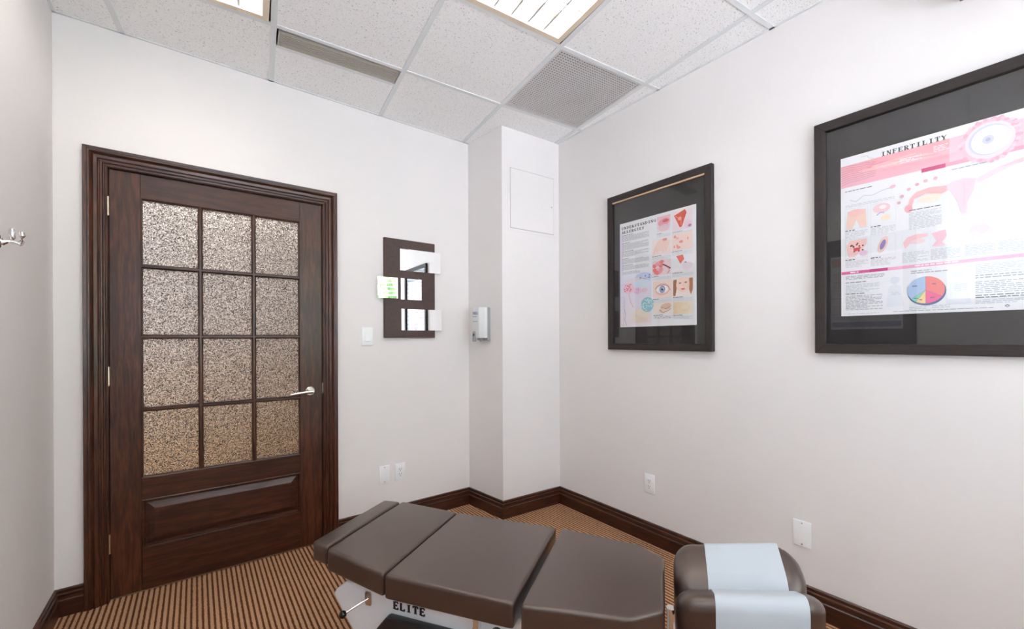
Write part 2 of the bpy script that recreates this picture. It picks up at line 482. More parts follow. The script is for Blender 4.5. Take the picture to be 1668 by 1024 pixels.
nb = 9; first = None
for q in range(1, nb):
    y = -hy + 2*hy*q/nb
    if first is None:
        bm = bmesh.new(); add_box(bm, -hx+.006, hx-.006, -.0021, .0021, .001, .005)
        first = obj('slat', bm, 'grille_metal', t, loc=(0, y, 0))
    else: copy_part(first, t, (0, y, 0))
# strip between the slotted vent and the tee behind it
# ------------------------------------------------------------------ door, casing
dx0, dx1, dzt = -.325, .607, 2.032
FY, BY = D+.006, D+.044           # faces of the door leaf
door = tag(empty('door_1', ((dx0+dx1)/2, D, 0)), 'dark walnut door with twelve pebbled glass panes and a raised lower panel', 'door', kind='structure')
ox = (dx0+dx1)/2
def dbox(name, mat, x0, x1, z0, z1, ya=FY, yb=BY, bev=.0012, parent=None):
    return box(name, mat, parent or door, x0-ox, x1-ox, ya-D, yb-D, z0, z1, bev, 1)
gx0, gx1, gz0, gz1 = -.213, .487, .556, 1.916
dbox('stile', 'walnut_v', dx0, gx0, .012, dzt); dbox('stile', 'walnut_v', gx1, dx1, .012, dzt)
dbox('top_rail', 'walnut_h', gx0, gx1, gz1, dzt); dbox('lock_rail', 'walnut_h', gx0, gx1, .450, gz0); dbox('bottom_rail', 'walnut_h', gx0, gx1, .012, .214)
mx = (.020, .257); mz = (.888, 1.244, 1.588); mw = .0105
def muntin(name, vertical, c, a, b):
    prof = [(-mw, 0), (-mw, -.004), (-mw*.45, -.011), (mw*.45, -.011), (mw, -.004), (mw, 0), (mw, .022), (-mw, .022)]
    bm = bmesh.new()
    if vertical:
        add_prism(bm, [(c+p-ox, FY-D+.012+q, a) for p, q in prof], [(c+p-ox, FY-D+.012+q, b) for p, q in prof]); m = 'walnut_v'
    else:
        add_prism(bm, [(a-ox, FY-D+.0125+q, c+p) for p, q in prof], [(b-ox, FY-D+.0125+q, c+p) for p, q in prof]); m = 'walnut_h'
    obj(name, bm, m, door)
for x in mx: muntin('glazing_bar', True, x, gz0, gz1)
for z in mz: muntin('glazing_bar', False, z, gx0, gx1)
xs = (gx0,)+mx+(gx1,); zs = (gz0,)+mz+(gz1,)
for i in range(3):
    for j in range(4):
        box('pane', 'pebbled_glass', door, xs[i]-ox, xs[i+1]-ox, FY-D+.018, FY-D+.023, zs[j], zs[j+1])
# sticking bead round the glass, and the raised panel with its moulding
def ring(name, mat, x0, x1, z0, z1, prof, parent):
    """prof: (inset, y) loop swept round a rectangle with mitres"""
    bm = bmesh.new(); loops = []
    for ins, y in prof:
        loops.append([bm.verts.new(p) for p in ((x0+ins-ox, y-D, z0+ins), (x1-ins-ox, y-D, z0+ins), (x1-ins-ox, y-D, z1-ins), (x0+ins-ox, y-D, z1-ins))])
    for a, b in zip(loops, loops[1:]+loops[:1]):
        for k in range(4): bm.faces.new((a[k], a[(k+1) % 4], b[(k+1) % 4], b[k]))
    return obj(name, bm, mat, parent)
ring('glass_bead', 'walnut_h', gx0, gx1, gz0, gz1, [(0, FY+.001), (.004, FY+.003), (.007, FY+.016), (0, FY+.017)], door)
ring('panel_moulding', 'walnut_h', gx0, gx1, .214, .450, [(0, FY-.001), (.003, FY-.004), (.008, FY-.003), (.014, FY+.010), (.014, FY+.016), (0, FY+.016)], door)
bm = bmesh.new()
def rect(x0, x1, z0, z1, y): return [(x0-ox, y-D, z0), (x1-ox, y-D, z0), (x1-ox, y-D, z1), (x0-ox, y-D, z1)]
lv = [rect(gx0+.012, gx1-.012, .226, .438, FY+.030), rect(gx0+.012, gx1-.012, .226, .438, FY+.012), rect(gx0+.020, gx1-.020, .234, .430, FY+.012),
      rect(gx0+.046, gx1-.046, .260, .404, FY+.0005), rect(gx0+.050, gx1-.050, .264, .400, FY-.0005)]
vl = [[bm.verts.new(p) for p in q] for q in lv]
for a, b in zip(vl, vl[1:]):
    for k in range(4): bm.faces.new((a[k], a[(k+1) % 4], b[(k+1) % 4], b[k]))
bm.faces.new(vl[-1]); bm.faces.new(list(reversed(vl[0])))
obj('raised_panel', bm, 'walnut_h', door)
# lever handle
hx_, hz_ = .541-ox, .921
bm = bmesh.new(); add_tube(bm, [(hx_, FY-D, hz_), (hx_, FY-D-.006, hz_), (hx_, FY-D-.010, hz_)], [.027, .027, .022], 28)
hd = obj('door_handle', bm, 'satin_nickel', door, smooth=True)
bm = bmesh.new(); add_tube(bm, [(hx_, FY-D-.008, hz_), (hx_, FY-D-.040, hz_)], .010, 16); obj('handle_neck', bm, 'satin_nickel', hd, smooth=True)
bm = bmesh.new(); add_tube(bm, [(hx_+.006, FY-D-.044, hz_), (hx_-.02, FY-D-.046, hz_+.001), (hx_-.07, FY-D-.044, hz_-.004), (hx_-.108, FY-D-.040, hz_-.010)], [.012, .0105, .0085, .0065], 14)
obj('lever', bm, 'satin_nickel', hd, smooth=True)
for z in (1.856, 1.058, .272):
    bm = bmesh.new()
    for q in range(3): add_tube(bm, [(dx0-.003-ox, FY-D-.007, z-.045+.0302*q), (dx0-.003-ox, FY-D-.007, z-.0155+.0302*q)], .0058, 12)
    hg = obj('hinge', bm, 'brass_hinge', door, smooth=True)
box('strike_plate', 'satin_nickel', door, dx1+.0005-ox, dx1+.004-ox, -.004, .026, .905, .965)
# jamb and moulded casing
tr = tag(empty('trim_1', (ox, D, 0)), 'dark walnut moulded casing around the door', 'door trim', kind='structure')
def jbox(x0, x1, y0, y1, z0, z1, m): box('jamb', m, tr, x0-ox, x1-ox, y0-D, y1-D, z0, z1)
jbox(DX0, dx0-.002, D-.001, D+T+.002, 0, DZ, 'walnut_v'); jbox(dx1+.002, DX1, D-.001, D+T+.002, 0, DZ, 'walnut_v')
jbox(dx0-.002, dx1+.002, D-.001, D+T+.002, dzt+.002, DZ, 'walnut_h')
jbox(dx0-.002, dx0+.012, BY+.001, BY+.02, 0, dzt, 'walnut_v'); jbox(dx1-.012, dx1+.002, BY+.001, BY+.02, 0, dzt, 'walnut_v'); jbox(dx0, dx1, BY+.001, BY+.02, dzt-.012, dzt+.002, 'walnut_h')
CP = [(.003, 0), (.003, .009), (.006, .012), (.010, .012), (.013, .008), (.017, .009), (.021, .015), (.026, .016), (.029, .012), (.033, .012),
      (.037, .018), (.049, .021), (.054, .017), (.057, .020), (.062, .026), (.068, .027), (.071, .022), (.083, .024), (.085, .021), (.085, 0)]
def casing(name, pts, mat):
    """pts: pairs of functions w -> (x, z) for both ends"""
    bm = bmesh.new(); f, g = pts
    add_prism(bm, [(f(w)[0]-ox, -p, f(w)[1]) for w, p in CP], [(g(w)[0]-ox, -p, g(w)[1]) for w, p in CP])
    obj(name, bm, mat, tr)
casing('casing_side', (lambda w: (dx0-w, 0), lambda w: (dx0-w, dzt+w)), 'walnut_v')
casing('casing_side', (lambda w: (dx1+w, 0), lambda w: (dx1+w, dzt+w)), 'walnut_v')
casing('casing_head', (lambda w: (dx0-w, dzt+w), lambda w: (dx1+w, dzt+w)), 'walnut_h')

# corridor beyond the glass
cy0, cy1, cx0, cx1 = D+T, D+T+1.35, -1.5, 2.0
bm = bmesh.new()
add_box(bm, cx0, cx1, cy1, cy1+.06, -.05, 2.6); add_box(bm, cx0-.06, cx0, cy0, cy1, -.05, 2.6); add_box(bm, cx1, cx1+.06, cy0, cy1, -.05, 2.6)
add_box(bm, cx0, cx1, cy0, cy1, 2.6, 2.66)
struct('wall_corridor', bm, 'corridor_paint', 'tan corridor wall seen blurred through the door glass', 'wall')
bm = bmesh.new(); add_box(bm, cx0, cx1, D+.02, cy1, -.06, -.001)
struct('floor_corridor', bm, 'corridor_floor', 'warm brown corridor floor behind the glazed door', 'floor')
bm = bmesh.new(); add_box(bm, cx0, cx1, cy1-.02, cy1, 0, .95)
struct('trim_corridor', bm, 'wainscot_tan', 'tan lower wall of the corridor behind the lower door panes', 'wall trim')
bm = bmesh.new(); add_box(bm, -.5, .8, cy0+.45, cy0+.75, 2.585, 2.6)
tag(obj('corridor_lamp', bm, 'corridor_lamp'), 'ceiling lamp of the corridor glowing through the upper door panes', 'ceiling light')

# ------------------------------------------------------------------ windows behind the viewpoint
def window(name, label, width, height, loc, rz, mull):
    t = tag(empty(name, loc, rz), label, 'window', kind='structure')
    f = .05
    box('window_frame', 'white_plastic', t, 0, width, .02, .08, 0, f); box('window_frame', 'white_plastic', t, 0, width, .02, .08, height-f, height)
    box('window_frame', 'white_plastic', t, 0, f, .02, .08, f, height-f); box('window_frame', 'white_plastic', t, width-f, width, .02, .08, f, height-f)
    for m in mull: box('mullion', 'white_plastic', t, m-.02, m+.02, .025, .075, f, height-f)
    e = [f]+[v for m in mull for v in (m-.02, m+.02)]+[width-f]
    for a, b in zip(e[::2], e[1::2]): box('pane', 'window_glass', t, a, b, .048, .050, f, height-f)
    box('window_sill', 'white_plastic', t, -.04, width+.04, -.05, .02, -.025, 0, .003, 1)
    return t
window('window_1', 'white framed window in the wall behind the viewpoint, with slatted blind', WB[1]-WB[0], WB[3]-WB[2], (WB[1], B, WB[2]), R_(180), [(WB[1]-WB[0])/2])
window('window_2', 'white framed window in the left wall beside the viewpoint', WL[1]-WL[0], WL[3]-WL[2], (L, WL[0], WL[2]), LW, [])
t = thing('window_blind', 'white horizontal slatted blind hanging in the rear window', 'blind', (WB[1], B, WB[2]), R_(180))
bw = WB[1]-WB[0]; bh = WB[3]-WB[2]
box('head_rail', 'blind_white', t, .01, bw-.01, -.045, .015, bh-.05, bh)
first = None
for q in range(27):
    z = .03+q*.0625
    if first is None:
        bm = bmesh.new(); c, s = math.cos(R_(-8)), math.sin(R_(-8))
        for yy in (-1, 1): pass
        add_prism(bm, [(.015, -.025*c, -.025*s), (.015, 0, .003), (.015, .025*c, .025*s), (.015, .025*c, .025*s+.002), (.015, 0, .005), (.015, -.025*c, -.025*s+.002)],
                  [(bw-.015, -.025*c, -.025*s), (bw-.015, 0, .003), (bw-.015, .025*c, .025*s), (bw-.015, .025*c, .025*s+.002), (bw-.015, 0, .005), (bw-.015, -.025*c, -.025*s+.002)])
        first = obj('slat', bm, 'blind_white', t, loc=(0, -.012, z))
    else: copy_part(first, t, (0, -.012, z))
for x in (.25, bw/2, bw-.25):
    bm = bmesh.new(); add_tube(bm, [(x, -.012, .01), (x, -.012, bh-.05)], .0012, 6); obj('ladder_cord', bm, 'blind_white', t)
# outside: added unseen ground steering bounced daylight, and the mirrored shrub
plain('concrete', (.48, .50, .56), .9, noise=(3, .08))
bm = bmesh.new(); add_box(bm, -3.0, 16, -16, B-T-.02, -.40, -.32)  # pale unseen ground, added to throw sunlight up to the ceiling
plain('asphalt', (.17, .17, .18), .9, noise=(3, .1))
bm2 = bmesh.new(); add_box(bm2, -18, L-T-.02, -16, 14, -.44, -.36)  # darker unseen ground, added to weaken the bounce through the left window
tag(obj('dim_bounce_ground', bm2, 'asphalt'), 'unseen dark ground added outside the left window to limit bounced light', 'dim_bounce_ground', kind='structure')
tag(obj('bounce_ground', bm, 'concrete'), 'unseen pale ground added outside the rear window to bounce sunlight upward', 'bounce_ground', kind='structure')
bm = bmesh.new(); bmesh.ops.create_icosphere(bm, subdivisions=5, radius=1.0)
for v in bm.verts:
    q = v.co.copy(); k = 1+.12*math.sin(7*q.x+3*q.z)*math.sin(6*q.y+2)+random.uniform(-.07, .07)
    v.co = Vector((q.x*1.5*k, q.y*1.0*k, 2.0+q.z*2.15*k))
tag(obj('tall_shrub', bm, 'hedge_leaf', loc=(3.5, -6.6, -.16)), 'tall green shrub outside the rear window, mirrored in the leftmost mirror tile', 'shrub')

# ------------------------------------------------------------------ flat print
STEMS = {  # letters on a 1 x 1 cell: heavy strokes (w), light strokes, serifs (x, y, width)
 'I': ([((.5,0),(.5,1))], [], [(.5,0,.62),(.5,1,.62)]),
 'N': ([((.18,1),(.82,0))], [((.18,0),(.18,1)),((.82,0),(.82,1))], [(.18,0,.36),(.18,1,.30),(.82,1,.36)]),
 'F': ([((.28,0),(.28,1))], [((.28,.95),(.88,.95)),((.28,.52),(.66,.52)),((.86,1),(.86,.72)),((.66,.40),(.66,.64))], [(.28,0,.52),(.24,1,.44)]),
 'E': ([((.26,0),(.26,1))], [((.26,.95),(.88,.95)),((.26,.05),(.88,.05)),((.26,.52),(.66,.52)),((.86,1),(.86,.74)),((.88,0),(.88,.28)),((.66,.40),(.66,.64))], [(.2,0,.4),(.2,1,.4)]),
 'R': ([((.26,0),(.26,1)),((.74,.86),(.74,.62)),((.52,.5),(.86,0))], [((.26,.95),(.6,.95)),((.6,.95),(.74,.84)),((.74,.62),(.6,.5)),((.6,.5),(.26,.5))], [(.26,0,.5),(.2,1,.4),(.86,0,.3)]),
 'T': ([((.5,0),(.5,1))], [((.08,.95),(.92,.95)),((.1,1),(.1,.7)),((.9,1),(.9,.7))], [(.5,0,.54)]),
 'L': ([((.28,0),(.28,1))], [((.28,.05),(.9,.05)),((.88,0),(.88,.32))], [(.28,1,.52),(.2,0,.4)]),
 'Y': ([((.5,0),(.5,.46)),((.14,1),(.5,.44))], [((.86,1),(.5,.44))], [(.5,0,.5),(.14,1,.36),(.86,1,.32)]),
 'U': ([((.2,1),(.2,.25)),((.2,.25),(.36,.05))], [((.36,.05),(.64,.05)),((.64,.05),(.8,.25)),((.8,.25),(.8,1))], [(.2,1,.42),(.8,1,.36)]),
 'D': ([((.26,0),(.26,1)),((.82,.7),(.82,.3))], [((.26,.95),(.6,.95)),((.6,.95),(.82,.7)),((.82,.3),(.6,.05)),((.6,.05),(.26,.05))], [(.2,0,.36),(.2,1,.36)]),
 'S': ([((.22,.72),(.78,.3))], [((.82,.72),(.7,.95)),((.7,.95),(.36,.95)),((.36,.95),(.2,.76)),((.8,.26),(.64,.05)),((.64,.05),(.3,.05)),((.3,.05),(.16,.28)),((.84,1),(.84,.7)),((.15,0),(.15,.3))], []),
 'A': ([((.5,1),(.84,0))], [((.5,1),(.16,0)),((.26,.32),(.72,.32))], [(.16,0,.34),(.84,0,.38)]),
 'G': ([((.18,.68),(.18,.32)),((.8,.4),(.8,.06))], [((.82,.74),(.68,.95)),((.68,.95),(.4,.95)),((.4,.95),(.18,.68)),((.18,.32),(.4,.05)),((.4,.05),(.8,.1)),((.6,.42),(.92,.42)),((.84,1),(.84,.72))], []),
 'P': ([((.24,0),(.24,1)),((.76,.85),(.76,.6))], [((.24,.94),(.6,.94)),((.6,.94),(.76,.82)),((.76,.62),(.6,.48)),((.6,.48),(.24,.48))], []),
}
class Print:
    """flat ink on a sheet: x right, z up, drawn towards -y; later ink lies a hair above earlier ink"""
    def __init__(s, x0, ztop, w, h, y):
        s.bm = bmesh.new(); s.cl = s.bm.loops.layers.float_color.new('ink'); s.x0, s.zt, s.w, s.h, s.y = x0, ztop, w, h, y; s.k = 0; s.j = 0.0
    def up(s): s.k += 1
    def pt(s, u, v): return (s.x0+u*s.w, s.y-.00003*s.k-s.j, s.zt-v*s.h)
    def poly(s, pts, col, step=8e-6):
        s.j += step
        f = s.bm.faces.new([s.bm.verts.new(s.pt(*p)) for p in pts])
        for lp in f.loops: lp[s.cl] = (*col, 1)
    def rect(s, u0, v0, u1, v1, col): s.poly([(u0, v0), (u1, v0), (u1, v1), (u0, v1)], col)
    def grad(s, u0, v0, u1, v1, c0, c1, n=8, vert=True):
        for i in range(n):
            t = (i+.5)/n; c = tuple(a+(b-a)*t for a, b in zip(c0, c1))
            if vert: s.rect(u0, v0+(v1-v0)*i/n, u1, v0+(v1-v0)*(i+1)/n, c)
            else: s.rect(u0+(u1-u0)*i/n, v0, u0+(u1-u0)*(i+1)/n, v1, c)
    def ell(s, cu, cv, ru, rv, col, n=20, a0=0, a1=360, rot=0):
        pts = []
        full = a1-a0 >= 360
        for i in range(n if full else n+1):
            a = R_(a0+(a1-a0)*i/n); x, z = ru*math.cos(a), rv*math.sin(a)*s.h/s.w
            c, q = math.cos(R_(rot)), math.sin(R_(rot)); x, z = x*c-z*q, x*q+z*c
            pts.append((cu+x, cv-z*s.w/s.h))
        if not full: pts.append((cu, cv))
        s.poly(pts, col)
    def line(s, pts, wd, col):
        for (a, b), (c, d) in zip(pts, pts[1:]):
            x0, z0, x1, z1 = a*s.w, b*s.h, c*s.w, d*s.h
            l = math.hypot(x1-x0, z1-z0) or 1; nx, nz = -(z1-z0)/l*wd/2, (x1-x0)/l*wd/2
            s.poly([((x0+nx)/s.w, (z0+nz)/s.h), ((x1+nx)/s.w, (z1+nz)/s.h), ((x1-nx)/s.w, (z1-nz)/s.h), ((x0-nx)/s.w, (z0-nz)/s.h)], col, 2e-6)
    def text(s, string, u0, u1, vt, vb, col, heavy=.26, light=.10, serif=True):
        n = len(string); cw = (u1-u0)/n; hh = (vb-vt)
        for i, ch in enumerate(string):
            if ch == ' ': continue
            hs, ls, sf = STEMS[ch]; bx = u0+i*cw; g = cw*.88
            P = lambda p: (bx+p[0]*g, vb-p[1]*hh)
            for a, b in hs: s.line([P(a), P(b)], heavy*g*s.w, col)
            for a, b in ls: s.line([P(a), P(b)], light*g*s.w, col)
            if serif:
                for x, y, wd in sf:
                    yy = y*.9+.05
                    s.line([P((x-wd/2, yy)), P((x+wd/2, yy))], .10*hh*s.h, col)
    def lines(s, u0, v0, u1, v1, step, col, thick=.35):
        v = v0
        while v < v1:
            s.j += 1e-6; u = u0; end = u1 if random.random() > .18 else u0+(u1-u0)*random.uniform(.5, .9)
            while u < end-.004:
                l = random.uniform(.012, .04); e = min(u+l, end); s.poly([(u, v), (e, v), (e, v+step*thick), (u, v+step*thick)], col, 0.0); u = e+.006
            v += step
    def frame(s, u0, v0, u1, v1, col, wd=.0008):
        s.line([(u0, v0), (u1, v0), (u1, v1), (u0, v1), (u0, v0)], wd, col)
    def build(s, name, parent): return obj_keep(name, s.bm, 'print_ink', parent)
def obj_keep(name, bm, mat, parent):
    for f in bm.faces:
        f.normal_update()
        if f.normal.y > 0: f.normal_flip()
    me = bpy.data.meshes.new(name); bm.to_mesh(me); bm.free(); me.materials.append(MATS[mat])
    o = bpy.data.objects.new(name, me); COL.objects.link(o); o.parent = parent; return o

def framed_chart(name, label, loc, rz, w, h, paper, lip=False):
    """local: x right, z up from the lower left corner, wall at y = 0; paper = x0 x1 z0 z1"""
    t = thing(name, label, 'framed chart', loc, rz)
    fw, fd = .040, .030
    def rail(pts, m):
        bm = bmesh.new(); add_prism(bm, [(x, -fd, z) for x, z in pts], [(x, -.002, z) for x, z in pts]); bevel_all(bm, .0015, 1, 60); obj('frame_rail', bm, m, t)
    rail([(0, 0), (w, 0), (w-fw, fw), (fw, fw)], 'frame_wood_x'); rail([(0, h), (fw, h-fw), (w-fw, h-fw), (w, h)], 'frame_wood_x')
    rail([(0, 0), (fw, fw), (fw, h-fw), (0, h)], 'frame_wood_z'); rail([(w, 0), (w, h), (w-fw, h-fw), (w-fw, fw)], 'frame_wood_z')
    if lip: box('frame_lip', 'pale_wood', t, fw, w-fw, -.027, -.0175, h-fw-.008, h-fw)
    box('mat_board', 'mat_board', t, fw-.004, w-fw+.004, -.008, -.004, fw-.004, h-fw+.004)
    x0, x1, z0, z1 = paper
    box('paper_sheet', 'poster_paper', t, x0, x1, -.0092, -.008, z0, z1)
    box('glass_sheet', 'picture_glass', t, fw-.003, w-fw+.003, -.0172, -.0170, fw-.003, h-fw+.003)
    return t, Print(x0, z1, x1-x0, z1-z0, -.0094)
INK = (.02, .02, .025); GREY = (.36, .37, .40); PALE = (.60, .62, .66); PINK = (.86, .32, .36); LPINK = (.90, .60, .60); SKIN = (.88, .62, .53)
RED = (.75, .10, .10); CRIM = (.62, .07, .17); LAV = (.66, .62, .76); BLU = (.30, .42, .70); SKY_ = (.62, .72, .86); CREAM = (.88, .74, .60)

# allergy chart ------------------------------------------------------------
Y1 = 1.821
t, p = framed_chart('framed_chart', 'framed allergies chart with ten small pictures, nearer the corner column', (R, Y1, 1.154), RW, .696, .985, (Y1-1.735, Y1-1.222, 1.297-1.154, 1.954-1.154), lip=True)
p.grad(0, .10, .05, .95, (.82, .76, .88), (.78, .76, .88)); p.grad(.05, .46, .44, .60, (.86, .88, .92), (.74, .76, .90))
p.grad(0, .58, .45, .99, (.76, .74, .88), (.86, .78, .80)); p.up()
p.ell(.34, .55, .12, .05, (.60, .68, .88)); p.ell(.22, .57, .14, .03, (.84, .74, .80)); p.ell(.30, .60, .13, .035, (.70, .80, .90)); p.ell(.30, .90, .13, .065, (.86, .76, .66)); p.up()
p.text('UNDERSTANDING', .028, .52, .036, .062, INK, .30, .12); p.text('ALLERGIES', .028, .36, .076, .101, INK, .30, .12)
for v0, v1 in ((.13, .18), (.205, .262), (.285, .33), (.355, .40), (.42, .455)):
    p.lines(.035, v0-.012, .20, v0-.006, .012, INK, .35); p.lines(.035, v0, .42, v1, .0075, GREY, .42)
p.lines(.035, .47, .30, .50, .0075, GREY, .4)
p.ell(.131, .634, .085, .05, (.88, .60, .68)); p.ell(.26, .665, .06, .032, (.82, .62, .76)); p.ell(.35, .665, .045, .02, (.80, .62, .70)); p.ell(.394, .80, .088, .068, (.30, .60, .66))
for q in ((.30, .545), (.37, .535), (.425, .53), (.42, .55)): p.ell(q[0], q[1], .008, .008, (.16, .2, .42), 8)
p.line([(.28, .56), (.32, .552), (.36, .562), (.40, .552), (.44, .56)], .0012, INK)
p.up()
for q in range(26):
    a, r = random.uniform(0, 6.28), random.random()**.5; p.ell(.131+.075*r*math.cos(a), .632+.042*r*math.sin(a), .008, .006, (.72, .16, .30), 8)
for q in range(60):
    a, r = random.uniform(0, 6.28), random.random()**.5; p.ell(.394+.082*r*math.cos(a), .80+.062*r*math.sin(a), .006, .0045, (.72, .88, .90), 8)
for q in range(10):
    a, r = random.uniform(0, 6.28), random.random()**.5; p.ell(.26+.05*r*math.cos(a), .665+.025*r*math.sin(a), .006, .005, (.62, .36, .62), 8)
p.line([(.135, .68), (.145, .73), (.165, .775), (.20, .815)], .0032, (.80, .30, .42)); p.line([(.29, .69), (.27, .74), (.28, .78)], .0016, (.80, .62, .72))
for q in range(7): p.line([(.20+.03*q, .88+.008*q), (.27+.022*q, .92+.004*q), (.24+.03*q, .97)], .0009, (.70, .48, .40))
for q in range(5): p.line([(.02, .72+.03*q), (.06, .705+.03*q), (.075, .745+.03*q), (.05, .77+.03*q)], .0012, (.44, .34, .62))
p.line([(.07, .83), (.085, .88), (.07, .92), (.10, .985)], .0018, (.24, .12, .34)); p.line([(.05, .90), (.06, .94), (.05, .99)], .0012, (.40, .20, .46))
A = [(.529, .029, .70, .17), (.466, .223, .702, .365), (.465, .415, .705, .547), (.476, .598, .716, .749), (.48, .79, .72, .893)]
Bc = [(.725, .014, .961, .187), (.719, .214, .96, .354), (.723, .401, .963, .54), (.728, .60, .966, .749), (.73, .797, .965, .903)]
for (u0, v0, u1, v1) in A+Bc:
    p.lines(u0, v1+.008, u0+(u1-u0)*.5, v1+.014, .01, INK, .4); p.lines(u0, v1+.018, u1, min(v1+.045, .985), .007, PALE, .4)
u0, v0, u1, v1 = A[0]; p.grad(u0, v0, u1, v1, (.84, .52, .56), (.86, .80, .86))
u0, v0, u1, v1 = A[1]; p.grad(u0, v0, u1, v1, (.90, .82, .78), (.90, .72, .68))
u0, v0, u1, v1 = A[2]; p.rect(u0, v0, u1, v1, (.84, .70, .74))
u0, v0, u1, v1 = A[3]; p.grad(u0, v0, u1, v1, (.88, .70, .62), (.90, .74, .68))
u0, v0, u1, v1 = A[4]; p.grad(u0, v0, u1, v1, (.88, .80, .72), (.90, .84, .80))
u0, v0, u1, v1 = Bc[0]; p.grad(u0, v0, u1, v1, (.92, .80, .82), (.86, .74, .78))
u0, v0, u1, v1 = Bc[1]; p.grad(u0, v0, u1, v1, (.92, .72, .66), (.90, .70, .64))
u0, v0, u1, v1 = Bc[2]; p.grad(u0, v0, u1, v1, (.84, .86, .90), (.88, .86, .88))
u0, v0, u1, v1 = Bc[3]; p.grad(u0, v0, u1, v1, (.90, .76, .68), (.92, .82, .78))
u0, v0, u1, v1 = Bc[4]; p.grad(u0, v0, u1, v1, (.80, .62, .40), (.90, .82, .70), vert=False)
p.up()
p.ell(.62, .085, .075, .035, (.80, .34, .40), rot=8); p.ell(.64, .075, .04, .014, (.62, .08, .10)); p.ell(.62, .135, .07, .03, (.84, .60, .66)); p.line([(.535, .125), (.60, .112), (.69, .118)], .0035, (.60, .56, .72))
for q in range(5): p.ell(.51+.038*q, .31-.012*(q % 3), .014, .05, (.90, .64, .56), rot=-24)
p.ell(.60, .28, .085, .05, (.90, .68, .60)); p.ell(.63, .24, .03, .012, (.76, .32, .30))
for q in range(14): p.ell(random.uniform(.48, .60), random.uniform(.425, .535), .026, .018, random.choice([(.80, .22, .22), (.86, .50, .48), (.84, .36, .40)]), 12)
for q in range(8): p.ell(random.uniform(.60, .69), random.uniform(.42, .53), .03, .02, (.88, .70, .72), 12)
p.line([(.60, .455), (.64, .47), (.70, .50)], .008, (.26, .05, .12)); p.line([(.67, .48), (.685, .52), (.66, .54)], .003, (.42, .06, .20))
p.ell(.595, .675, .095, .052, (.80, .50, .42)); p.ell(.54, .85, .05, .035, (.90, .82, .74)); p.ell(.64, .83, .07, .03, (.80, .56, .42), rot=12); p.ell(.60, .865, .05, .02, (.84, .66, .54)); p.line([(.56, .855), (.60, .885), (.66, .87), (.70, .85)], .003, (.34, .10, .05)); p.line([(.58, .835), (.64, .85), (.69, .835)], .002, (.3, .1, .08))
for q in range(6): p.line([(.50+.035*q, .915+.012*(q % 2)), (.52+.035*q, .92+.01*(q % 2))], .0016, INK)
p.poly([(.745, .055), (.875, .02), (.895, .05), (.84, .16), (.815, .165)], (.72, .10, .06)); p.ell(.91, .15, .045, .035, (.86, .66, .74)); p.ell(.93, .165, .02, .012, (.42, .20, .36))
for q in range(7): p.ell(random.uniform(.74, .94), random.uniform(.235, .34), random.uniform(.008, .024), .012, random.choice([(.80, .30, .24), (.86, .52, .46)]), 10)
p.poly([(.77, .405), (.85, .40), (.865, .44), (.82, .475)], (.76, .14, .10)); p.ell(.90, .50, .06, .035, (.80, .70, .76)); p.line([(.87, .465), (.89, .47)], .004, INK)
p.poly([(.735, .61), (.775, .605), (.775, .68), (.76, .745), (.732, .745)], (.42, .18, .09)); p.poly([(.92, .605), (.962, .605), (.962, .70), (.94, .745), (.92, .70)], (.44, .20, .10)); p.ell(.846, .655, .078, .062, (.92, .70, .60))
p.ell(.85, .85, .08, .035, (.86, .70, .48)); p.ell(.87, .845, .045, .02, (.86, .76, .60)); p.up()
p.ell(.595, .676, .078, .036, (.93, .90, .90)); p.ell(.815, .09, .022, .016, (.86, .44, .34)); p.line([(.76, .06), (.83, .10), (.83, .15)], .003, (.90, .40, .34))
p.ell(.815, .640, .016, .006, (.26, .18, .20), 10); p.ell(.882, .638, .016, .006, (.26, .18, .20), 10); p.ell(.849, .692, .024, .008, (.80, .20, .18), 12); p.line([(.849, .645), (.856, .672)], .002, (.80, .50, .42))
p.line([(.505, .668), (.55, .642), (.61, .636), (.66, .65), (.70, .69)], .003, (.42, .20, .16)); p.up()
p.ell(.595, .676, .036, .033, (.24, .30, .52)); p.up(); p.ell(.595, .676, .024, .023, (.40, .50, .72)); p.up(); p.ell(.595, .676, .013, .013, INK); p.up(); p.ell(.606, .668, .006, .006, (.95, .95, .97), 8)
p.build('printed_artwork', t)

# infertility chart -----------------------------------------------------
Y2 = .671
t, p = framed_chart('framed_chart', 'large framed infertility chart with pink band and pie diagram, cut by the right edge', (R, Y2, 1.158), RW, .696, .986, (Y2-.582, Y2-.067, 1.314-1.158, 1.974-1.158))
p.grad(.002, .05, .64, .19, (.90, .42, .46), (.88, .48, .56), 10); p.grad(.62, .05, .998, .19, (.84, .62, .70), (.88, .62, .70), 6); p.rect(.002, .012, .70, .052, (.86, .87, .90)); p.rect(.478, .182, .60, .205, (.66, .07, .22)); p.rect(.60, .182, .998, .203, (.84, .42, .54))  # crimson strip, dark then pale: reflections in the glass painted into the ink
p.rect(.002, .72, .18, .738, (.72, .10, .32)); p.rect(.18, .72, .29, .738, (.58, .04, .22)); p.rect(.29, .72, .998, .738, (.86, .40, .56)); p.up()  # one bar in three tones: glass reflections around its dark stretch, painted in
p.text('INFERTILITY', .252, .612, .026, .052, (.05, .05, .06), .28, .12)
for q in range(9): p.line([(.002, .06+.014*q), (.06, .057+.013*q), (.12, .066+.012*q), (.16, .062+.012*q), (.22, .075+.01*q)], .0011, (.46, .22, .28))
for q in range(10): p.line([(.05+.03*q, .09+.008*(q % 4)), (.30+.03*q, .085+.009*(q % 5))], .004, random.choice([(.92, .54, .52), (.90, .36, .44), (.93, .60, .58)]))
